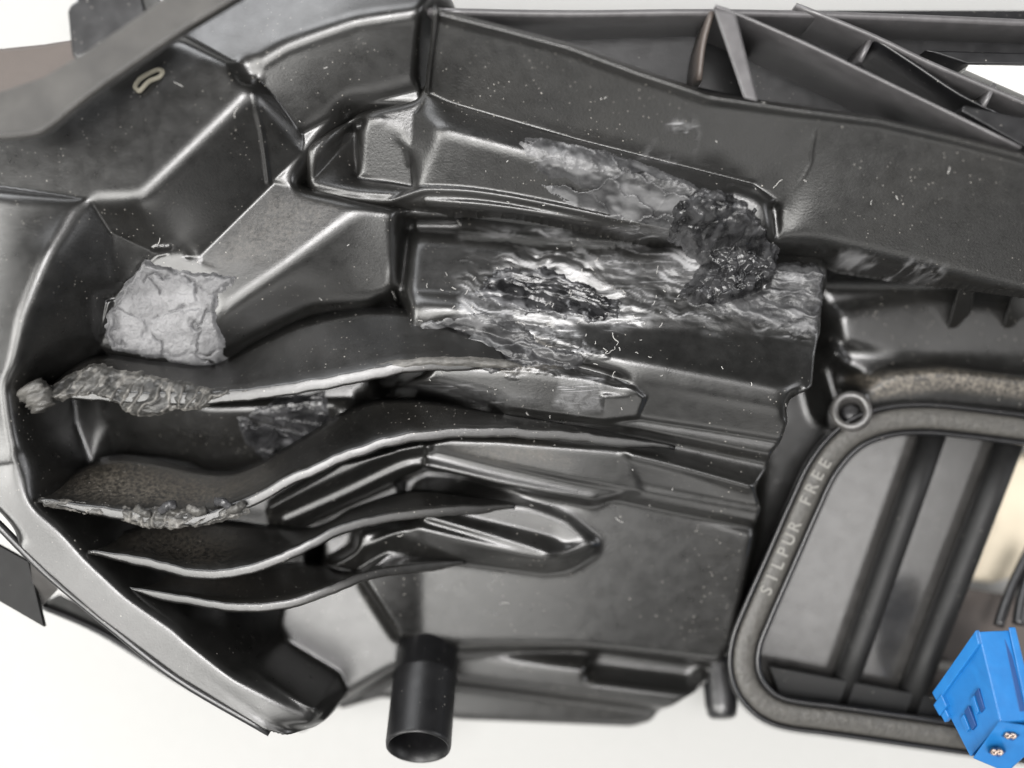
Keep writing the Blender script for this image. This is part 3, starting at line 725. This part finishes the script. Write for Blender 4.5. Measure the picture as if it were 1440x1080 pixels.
# chewed lips on the upper two ribs: real lumps of torn plastic
def chew(name, path, w0, h, mat, seed, n=150, m=22, teeth=7):
    p = resample(path, n); rows = []; wm = []
    for i in range(n):
        a = max(i - 1, 0); b = min(i + 1, n - 1); t = p[b, :2] - p[a, :2]; t /= np.hypot(*t) + 1e-9; nr = np.array([-t[1], t[0]])
        u = i / (n - 1); env = (sstep(0, 0.06, u) * sstep(0, 0.12, 1 - u)) ** 0.6 + 0.02
        ph = u * n / teeth; row = []; wr = []
        for j in range(m):
            th = 2 * math.pi * j / m
            f = 0.55 + 0.9 * float(fbm(np.array(u * n / 9 + 0.7 * math.cos(th)), np.array(1.3 * math.sin(th) + seed), 3, seed))
            f += 0.28 * float(ridged(np.array(u * n / 6.0 + math.sin(th) * 1.4), np.array(math.cos(th) + seed * 2.0), 2, seed + 3)) - 0.14
            rr = w0 * env * f
            v = p[i].copy(); v[:2] += nr * math.cos(th) * rr; v[2] += math.sin(th) * h * env * f
            row.append(P(*v)); wr.append(0.6 * max(0, f - 0.95) + 0.3 * float(vnoise(np.array(i * 0.8), np.array(j * 0.9), seed)))
        rows.append(row); wm.append(wr)
    o = grid_mesh(name, rows, mat, HOUS, close=True, caps=True)
    at = o.data.attributes.new('white', 'FLOAT', 'POINT'); at.data.foreach_set('value', np.array(wm, np.float32).ravel())
    return o
def sh_scallop(H, sd, s):
    k = (H.X - 0.75 * H.Y) / 19 + 2.2 * fbm(H.X / 34, H.Y / 34, 2, s); fr = k - np.floor(k)
    up = fbm(H.X / 22, H.Y / 16, 3, s + 4)
    lower = sstep(-14, 10, -(H.Y - np.median(H.Y)))
    dz = 6 * fr ** 2 * (0.15 + 0.85 * lower) + 14 * (up - .5)
    return dz, 0.7 * sstep(0.80, 0.97, fr) * (0.15 + 0.85 * lower) + 0.9 * sstep(0.62, 0.72, fbm(H.X / 12, H.Y / 9, 2, s + 2)) * 0.6 + 0.3 * (1 - sstep(0, 4, sd))
patch('torn_edge', [(60,548,24),(90,530,18),(128,512,10),(200,524,14),(260,538,24),(310,546,32),(360,540,34),(420,540,36),(330,556,36),(292,566,34),(280,578,32),(250,578,30),(225,584,30),(190,580,30),(170,574,30),(160,562,30),(130,556,30),(100,560,28),(70,568,28)],
      M_TORN, 6, sh_scallop, seed=83, wob=6, soft=5, base=lambda x, y: 30 - 0.5 * np.clip(y + 14, 0, 60) + 0 * x)
chew('melted_nub', [(40,538,30),(48,552,34),(56,566,34),(62,580,30)], 19, 18, M_TORN, 85, n=40)
patch('torn_edge', [(58,700,30),(120,708,30),(190,716,30),(240,714,30),(300,716,30),(350,706,30),(350,722,26),(300,736,26),(240,744,26),(200,740,26),(150,726,28),(110,722,28),(60,712,28)],
      M_TORN, 4, sh_scallop, seed=92, wob=4, soft=4, base=lambda x, y: 27 + 0 * x)
for k, (a, b) in enumerate([((190,712),(214,722)), ((222,720),(250,712)), ((262,712),(292,716)), ((300,706),(326,716)), ((318,716),(346,706))]):
    chew('torn_curl', [(a[0], a[1], 32), ((a[0] + b[0]) / 2, (a[1] + b[1]) / 2 + (-5 if k % 2 else 5), 40), (b[0], b[1], 34)], 6, 7, M_WBLACK if k % 2 else M_TORN, 97 + k, n=24, m=12)
chew('torn_edge', [(520,520,26),(560,512,28),(620,508,24),(680,510,16),(735,514,8)], 6, 4, M_TORN, 103, n=90)

# ------------------------------------------------------------------ parts around the shell
M_LEVER = simple('worn_grey_lever', (0.018, 0.0175, 0.017), 0.45, 0.5, 110, col2=(0.085, 0.081, 0.075))
# lever arm lying over the upper left corner
slab('lever_arm', [(-60,150),(0,128),(60,108),(110,78),(170,38),(232,-6),(300,-40),(390,-40),(318,4),(252,44),(190,86),(122,134),(64,180),(36,190),(0,194),(-60,196)], 132, 14, M_LEVER, HOUS, 4)
wall('lever_rim', [(-60,192,142),(0,190,142),(36,187,142),(64,177,142),(122,131,142),(190,83,142),(252,41,142),(318,1,142),(390,-42,142)], 16, 7, M_LEVER, HOUS)
slab('mounting_tab', [(94,16),(98,6),(108,0),(112,-40),(190,-40),(206,18),(200,40),(108,84),(100,78)], 100, 380, M_DARK, HOUS, 5)
slab('side_plate', [(-60,66),(0,66),(60,60),(110,52),(140,60),(130,100),(60,140),(-60,160)], 60, 380, M_BROWN, HOUS, 8)
# staple-like clip in the block
M_PALE = simple('pale_moulding_flash', (0.30, 0.28, 0.22), 0.6, 0.3, 900)
tube('moulded_slot', [(196,128,66),(190,122,68),(196,112,68),(210,103,66),(222,98,64),(229,101,64),(224,108,65),(210,114,67),(202,122,68),(196,128,66),(191,124,67)], 3.2, M_PALE, HOUS, sides=8)
# pocket behind the back wall
hexa('pocket_floor', [(600,15,-50),(1500,15,-60),(1500,240,-60),(1000,140,-50),(620,40,-50)], [(600,15,-90),(1500,15,-90),(1500,240,-90),(1000,140,-90),(620,40,-90)], M_DARK, HOUS, 0)
wall('back_rail', [(600,14,60),(800,18,40),(1000,16,30),(1240,22,20),(1520,34,10)], 120, 10, M_WEB, HOUS, smooth=4)
slab('rail_step', [(1300,70,-5),(1520,76,-5),(1520,92,-5),(1360,90,-5)], -5, 40, M_DARK, HOUS, 3)
wall('web', [(1006,8,70),(1040,20,70),(1140,64,72),(1240,112,74),(1340,160,80),(1436,207,90)], 150, 5, M_WEB, HOUS, smooth=3)
wall('web', [(1120,6,30),(1225,48,30),(1300,84,30),(1380,118,30),(1500,168,30)], 130, 7, M_WEB, HOUS, smooth=3)
wall('web', [(1226,50,26),(1290,92,26),(1350,132,26),(1405,160,26)], 120, 6, M_DARK, HOUS, smooth=3)
wall('web', [(1400,118,28),(1384,150,30)], 60, 7, M_WEB, HOUS, smooth=1)
wall('web', [(1228,50,20),(1210,86,20)], 110, 8, M_WEB, HOUS, smooth=1)
hexa('pillar', [(1003,12,96),(1034,18,96),(1066,143,100),(1046,138,100)], [(1003,12,-50),(1034,18,-50),(1066,143,-50),(1046,138,-50)], M_WEB, HOUS, 3)
wall('web', [(1002,16,60),(990,60,50),(984,112,40)], 90, 8, M_BROWN, HOUS, smooth=4)
slab('clip_socket', [(1356,148),(1440,166),(1520,180),(1520,212),(1440,206),(1352,156)], 70, 60, M_DARK, HOUS, 2)
M_MATT = plastic('matt_black_plate', base=(0.006, 0.006, 0.006), rough=0.6, scuffed=False, dusty=0.1, spec=0.3)
# bottom left bars and plate
tube('edge_rod', [(-60,682,10),(0,740,4),(60,800,-4),(150,876,8),(250,954,10),(380,1030,6)], 6, M_DARK, HOUS)
slab('side_wing', [(-60,735),(0,768),(40,790),(62,882),(0,846),(-60,815)], -40, 8, M_MATT, HOUS, 1)
hexa('side_gusset', [(42,790,-20),(82,828,-30),(60,852,-60),(50,850,-60)], [(42,790,-70),(82,828,-80),(60,852,-90),(50,850,-90)], M_GREY, HOUS, 1)
wall('lower_strip', [(55,852,-70),(140,890,-110),(240,952,-150),(330,1000,-190)], 60, 10, M_DARK, HOUS)
M_TUBE = plastic('satin_black_tube', base=(0.004, 0.004, 0.0045), rough=0.42, scuffed=False, dusty=0.2, spec=0.5)
# drain tube: points to the camera and down
def lathe_between(name, p0, p1, prof, mat, parent, sides=40):
    a = P(*p0); b = P(*p1); ax = (b - a); L_ = ax.length; ax.normalize()
    u = ax.cross(Vector((0, 1, 0))).normalized(); v = ax.cross(u)
    rows = [[a + ax * (t * L_) + (u * math.cos(2 * math.pi * k / sides) + v * math.sin(2 * math.pi * k / sides)) * r * S for k in range(sides)] for t, r in prof]
    return grid_mesh(name, rows, mat, parent, close=True)
lathe_between('drain_tube', (604,880,-170), (588,1052,-20), [(0,47),(0.42,47),(0.44,49),(0.47,49.5),(0.50,47.5),(0.97,47),(0.995,46),(1.0,44.5),(0.995,42.5),(0.9,41),(0.1,40)], M_TUBE, HOUS)
lathe_between('locating_peg', (1008,925,-190), (1016,1010,-150), [(0,26),(0.8,25),(0.96,22),(1,17),(1.0,0.1)], M_DARK, HOUS, 24)
slab('foot', [(395,955),(440,900),(455,960),(450,1010),(425,1032),(395,1020)], -200, 60, M_DARK, HOUS, 8)
# screw boss
lathe_between('screw_boss', (1193,590,-170), (1197,577,-70), [(0,32),(0.85,31),(0.95,30),(1.0,27),(1.0,20),(0.93,18),(0.6,17),(0.55,0.1)], M_GREY, HOUS, 32)
sb = lathe_between('screw', (1194,588,-120), (1196,579,-92), [(0,14),(0.8,14),(0.95,12),(1.0,9),(1.0,0.1)], M_DARK, HOUS, 20)

# ------------------------------------------------------------------ door with gasket
ring = [(1520,614),(1440,604),(1360,594),(1300,589),(1245,594),(1198,614),(1160,655),(1132,712),(1100,785),(1068,858),(1050,905),(1048,945),(1064,978),(1100,1001),(1180,1013),(1300,1030),(1440,1050),(1520,1062)]
def ring_rows(prof, z0, n=160):
    p = resample([(a, b, z0) for a, b in ring], n); rows = []
    for i in range(n):
        a = max(i - 1, 0); b = min(i + 1, n - 1); t = p[b, :2] - p[a, :2]; t /= np.hypot(*t); nr = np.array([-t[1], t[0]])
        rows.append([P(p[i, 0] + nr[0] * o, p[i, 1] + nr[1] * o, p[i, 2] + z) for o, z in prof])
    return rows
# outer side is +offset?  (path runs right->left->down->right; its left-hand normal points inward)
grid_mesh('door_frame', ring_rows([(-23,-90),(-23,0),(-21,5),(-17,5),(-15,0),(-14,-8),(16,-8),(17,-2),(19,1),(22,1),(24,-4),(25,-120)], -78), M_DARK, HOUS)
gk = grid_mesh('door_gasket', ring_rows([(-14,-7),(-13,-1),(-9,1.5),(0,2.5),(10,1.5),(15,-1),(16,-7)], -80), M_FOAM, HOUS)
# raised lettering on the gasket, running up its left run
def letter(ch, px, py, ang, size, z):
    cu = bpy.data.curves.new('letter', 'FONT'); cu.body = ch; cu.size = size * S; cu.extrude = 2.2 * S; cu.bevel_depth = 0.5 * S; cu.align_x = 'CENTER'; cu.align_y = 'CENTER'
    t = bpy.data.objects.new('letter', cu); sc.collection.objects.link(t)
    dg = bpy.context.evaluated_depsgraph_get(); me = bpy.data.meshes.new_from_object(t.evaluated_get(dg)); bpy.data.objects.remove(t)
    me.materials.clear(); me.materials.append(M_LETTER)
    o = bpy.data.objects.new('raised_letter', me); sc.collection.objects.link(o)
    o.parent = gk; o.location = P(px, py, z); o.rotation_euler = (0, 0, ang)
    return o
txt = "SILPUR FREE"
spots = resample([(1078,830,0),(1102,776,0),(1128,716,0),(1148,672,0),(1160,652,0)], len(txt))
for i, ch in enumerate(txt):
    if ch == ' ': continue
    a = spots[max(i - 1, 0)]; b = spots[min(i + 1, len(txt) - 1)]
    letter(ch, spots[i][0], spots[i][1], math.atan2(-(b[1] - a[1]), b[0] - a[0]), 25, -79)
M_SLAT = plastic('matt_black_slat', base=(0.006, 0.006, 0.006), rough=0.55, scuffed=False, dusty=0.1, spec=0.4)
M_LEAF = plastic('glossy_door_leaf', base=(0.03, 0.029, 0.028), rough=0.18, scuffed=False, dusty=0.1, grain=0.03)
# sunk door leaf with its slats
hexa('door_leaf', [(1060,850,-150),(1120,690,-150),(1190,600,-150),(1300,600,-150),(1438,612,-150),(1288,1000,-150),(1080,1000,-150),(1050,960,-150)],
     [(1060,850,-165),(1120,690,-165),(1190,600,-165),(1300,600,-165),(1438,612,-165),(1288,1000,-165),(1080,1000,-165),(1050,960,-165)], M_LEAF, HOUS, 0)
def slat(a, b, r): return tube('slat', [a, ((a[0] + b[0]) / 2, (a[1] + b[1]) / 2, (a[2] + b[2]) / 2), b], r, M_SLAT, HOUS, sides=20, smooth=2)
slat((1314,606,-128), (1180,985,-128), 19)
slat((1424,612,-128), (1274,1000,-128), 20)
hexa('frame_sill', [(1080,935,-110),(1290,975,-110),(1440,1000,-110),(1440,1025,-110),(1300,1012,-110),(1100,990,-110)], [(1080,935,-170),(1290,975,-170),(1440,1000,-170),(1440,1025,-170),(1300,1012,-170),(1100,990,-170)], M_SLAT, HOUS, 4)
hexa('inner_wall', [(1310,820,-190),(1500,850,-190),(1500,1010,-180),(1260,980,-180)], [(1310,820,-230),(1500,850,-230),(1500,1010,-220),(1260,980,-220)], M_BROWN, HOUS, 3)
tube('inner_rod', [(1276,928,-160),(1310,933,-160),(1345,939,-160)], 8, M_LETTER, HOUS, smooth=1)
# gussets under the overhang of the back wall
for x in (1358, 1436):
    hexa('gusset', [(x-6,392,-30),(x+14,396,-30),(x+8,440,-100),(x-14,462,-118),(x-26,462,-118)], [(x-6,392,-130),(x+14,396,-130),(x+8,440,-130),(x-14,462,-130),(x-26,462,-130)], M_SHELL, HOUS, 3)

# ------------------------------------------------------------------ blue connector and other things
BC = thing('blue_connector', 'bright blue two pin plug connector with metal terminals beside the door opening', 'connector', P(1390, 1000, -60))
def bchild(o):
    o.parent = BC; o.matrix_parent_inverse = Matrix.Translation(-Vector(BC.location)); return o
T0, T1, B0, B1 = (1376,888,34), (1407,1016,66), (1317,972,-34), (1364,1064,-6)
bchild(hexa('connector_body', [T0, (1420,886,36), (1450,1012,64), T1], [B0, (1372,940,-60), (1440,1050,-20), B1], M_BLUE, None, 1.5))
def fpt(u, v, o):
    a, b, c, d = (P(*p) for p in (T0, T1, B0, B1)); n = (b - a).cross(c - a).normalized()
    if n.z < 0: n = -n
    return (a * (1 - u) + b * u) * (1 - v) + (c * (1 - u) + d * u) * v + n * o * S
def on_face(name, u0, u1, v0, v1, o0, o1, mat, bw=0.8):
    ring_ = [(u0, v0), (u1, v0), (u1, v1), (u0, v1)]
    v = [tuple(fpt(u, w, o0)) for u, w in ring_] + [tuple(fpt(u, w, o1)) for u, w in ring_]
    me = bpy.data.meshes.new(name); me.from_pydata(v, [], [(3, 2, 1, 0), (4, 5, 6, 7)] + [(i, (i + 1) % 4, 4 + (i + 1) % 4, 4 + i) for i in range(4)])
    bm = bmesh.new(); bm.from_mesh(me); bmesh.ops.recalc_face_normals(bm, faces=bm.faces); bm.to_mesh(me); bm.free()
    o = finish(name, me, mat, None, False); bevel(o, bw); return bchild(o)
on_face('latch_slot', 0.48, 0.72, 0.28, 0.38, -4, 0.6, M_BLUED); on_face('latch_lip', 0.50, 0.70, 0.39, 0.47, -2, 3.0, M_BLUE)  # slots are nearly flush dark boxes, their shade put into the colour
on_face('latch_slot', 0.52, 0.78, 0.58, 0.70, -4, 0.6, M_BLUED); on_face('latch_lip', 0.55, 0.75, 0.71, 0.80, -2, 3.0, M_BLUE)
on_face('side_rib', -0.02, 0.14, 0.0, 1.04, -3, 5, M_BLUE, 1.5)
on_face('keying_tab', 0.12, 0.30, 0.90, 1.10, -3, 7, M_BLUE, 1.5)
on_face('keying_tab', 0.30, 0.42, 0.96, 1.08, -3, 6, M_BLUE, 1.5)
bchild(hexa('top_groove', [(1411,893,37),(1417,893,37),(1442,1000,62),(1434,1001,62)], [(1411,893,20),(1417,893,20),(1442,1000,40),(1434,1001,40)], M_BLUED, None, 0.5))  # dark strip level with the top; the groove's shade is painted
bchild(hexa('top_ridge', [(1418,882,42),(1428,882,42),(1458,1010,68),(1446,1012,68)], [(1418,882,20),(1428,882,20),(1458,1010,40),(1446,1012,40)], M_BLUE, None, 1.5))
bchild(hexa('terminal_block', [(1405,1014,68),(1456,1022,68),(1456,1050,48),(1416,1086,34),(1368,1066,24)], [(1405,1014,30),(1456,1022,30),(1456,1050,0),(1416,1086,-10),(1368,1066,-10)], M_BLUE, None, 1.5))
for px, py in ((1421, 1034), (1402, 1057)):
    bchild(hexa('terminal_cavity', [(px - 12, py + 2, 58), (px - 2, py - 6, 60), (px + 13, py, 60), (px + 3, py + 8, 58)], [(px - 12, py + 2, 30), (px - 2, py - 6, 30), (px + 13, py, 30), (px + 3, py + 8, 30)], M_BLUED, None, 0.4))  # solid dark block, cavity shade given by its colour
    for dx in (-4, 4):
        bchild(lathe_between('terminal', (px + dx - 1, py - 2, 44), (px + dx, py + 1, 66), [(0, 4), (0.7, 5), (1.0, 3.5), (1.0, 1.6), (0.6, 1.2), (0.5, 0.1)], M_METAL, None, 12))
cable = tube('black_cable', [(1404,880,-120),(1414,850,-130),(1428,815,-140),(1450,770,-150)], 8, M_DARK, None)
cable['label'] = 'thin black cable rising from behind the blue connector'; cable['category'] = 'cable'
cable2 = tube('black_cable', [(1432,878,-110),(1436,850,-120),(1446,815,-130),(1462,780,-140)], 9, M_DARK, None)
cable2['label'] = 'thicker black cable rising at the right edge beside the thin cable'; cable2['category'] = 'cable'
foam = slab('cream_foam_piece', [(1345,815),(1356,796),(1372,780),(1378,758),(1395,735),(1402,640),(1500,640),(1500,790),(1440,812),(1400,822)], -240, 90, M_CREAM, None, 20)
foam['label'] = 'cream coloured foam piece seen through the door opening'; foam['category'] = 'foam'
lab = slab('paper_label', [(1364,88),(1520,96),(1520,150),(1440,134),(1358,98)], -10, 48, M_LABEL, None, 2)
lab['label'] = 'blank white paper label stuck behind the slanted webs'; lab['category'] = 'label'

# fine fibres and plastic swarf lying on the housing
fv = []; ff = []
def fibre(px, py, ln, seed):
    r = random.Random(seed); a = r.uniform(0, 6.28); pts = []; x, y = px, py
    n = r.choice((2, 3, 4))
    for i in range(n + 1):
        X_, Y_ = XY(x, y, 0); z = float(surf(np.array([X_]), np.array([Y_]))[0]) if i == 0 or True else 0
        pts.append(Vector((X_ * S, Y_ * S, (z + 1.2 - ZT) * S)))
        a += r.uniform(-0.7, 0.7); x += math.cos(a) * ln / n; y += math.sin(a) * ln / n
    w = r.uniform(0.35, 0.6) * S
    for p, q_ in zip(pts[:-1], pts[1:]):
        d = (q_ - p); l = d.length
        if l < 1e-6: continue
        d /= l; sd_ = d.cross(Vector((0, 0, 1))).normalized() * w; up = Vector((0, 0, w * 1.5)); b0 = len(fv)
        fv.extend([tuple(p - sd_), tuple(p + sd_), tuple(p + up), tuple(q_ - sd_), tuple(q_ + sd_), tuple(q_ + up)])
        ff.extend([(b0, b0 + 3, b0 + 5, b0 + 2), (b0 + 1, b0 + 2, b0 + 5, b0 + 4), (b0, b0 + 1, b0 + 4, b0 + 3)])
rr = random.Random(5)
spots_f = [(350,185,16),(268,136,14),(225,345,10),(545,405,10),(930,370,12),(870,480,16),(1300,260,8),(1210,290,6),(1240,285,6),(1090,260,14),(715,870,14),(885,745,14),(470,110,6),(560,760,10),(640,300,8),(480,443,16)]
for i, (x, y, l) in enumerate(spots_f): fibre(x, y, l, i)
for i in range(60):
    fibre(rr.uniform(420, 1150), rr.uniform(150, 720), rr.uniform(2, 5), 100 + i)
for i in range(90):                       # swarf from sanding, gathered round the damage
    fibre(rr.gauss(760, 110), rr.gauss(440, 50), rr.uniform(3, 8), 400 + i)
fm = bpy.data.meshes.new('plastic_swarf'); fm.from_pydata(fv, [], ff); fm.update()
M_SWARF = simple('pale_swarf', (0.55, 0.54, 0.52), 0.5)
fo = finish('plastic_swarf', fm, M_SWARF, HOUS, False); fo['kind'] = 'stuff'

# part labels where a part looks different from the rest of the housing
for o in HOUS.children:
    n = o.name.split('.')[0]; m = o.data.materials[0].name if o.type == 'MESH' and o.data.materials else ''
    if n == 'weld_patch': o['label'] = 'pale grey sanded weld patch' if m.startswith('sanded') else 'smeared grey weld patch'
    elif n == 'melted_blob': o['label'] = 'lumpy glossy black melted plastic'
    elif n == 'torn_edge': o['label'] = 'torn and scraped rib edge'
    elif n == 'door_gasket': o['label'] = 'grey foam gasket with raised lettering'
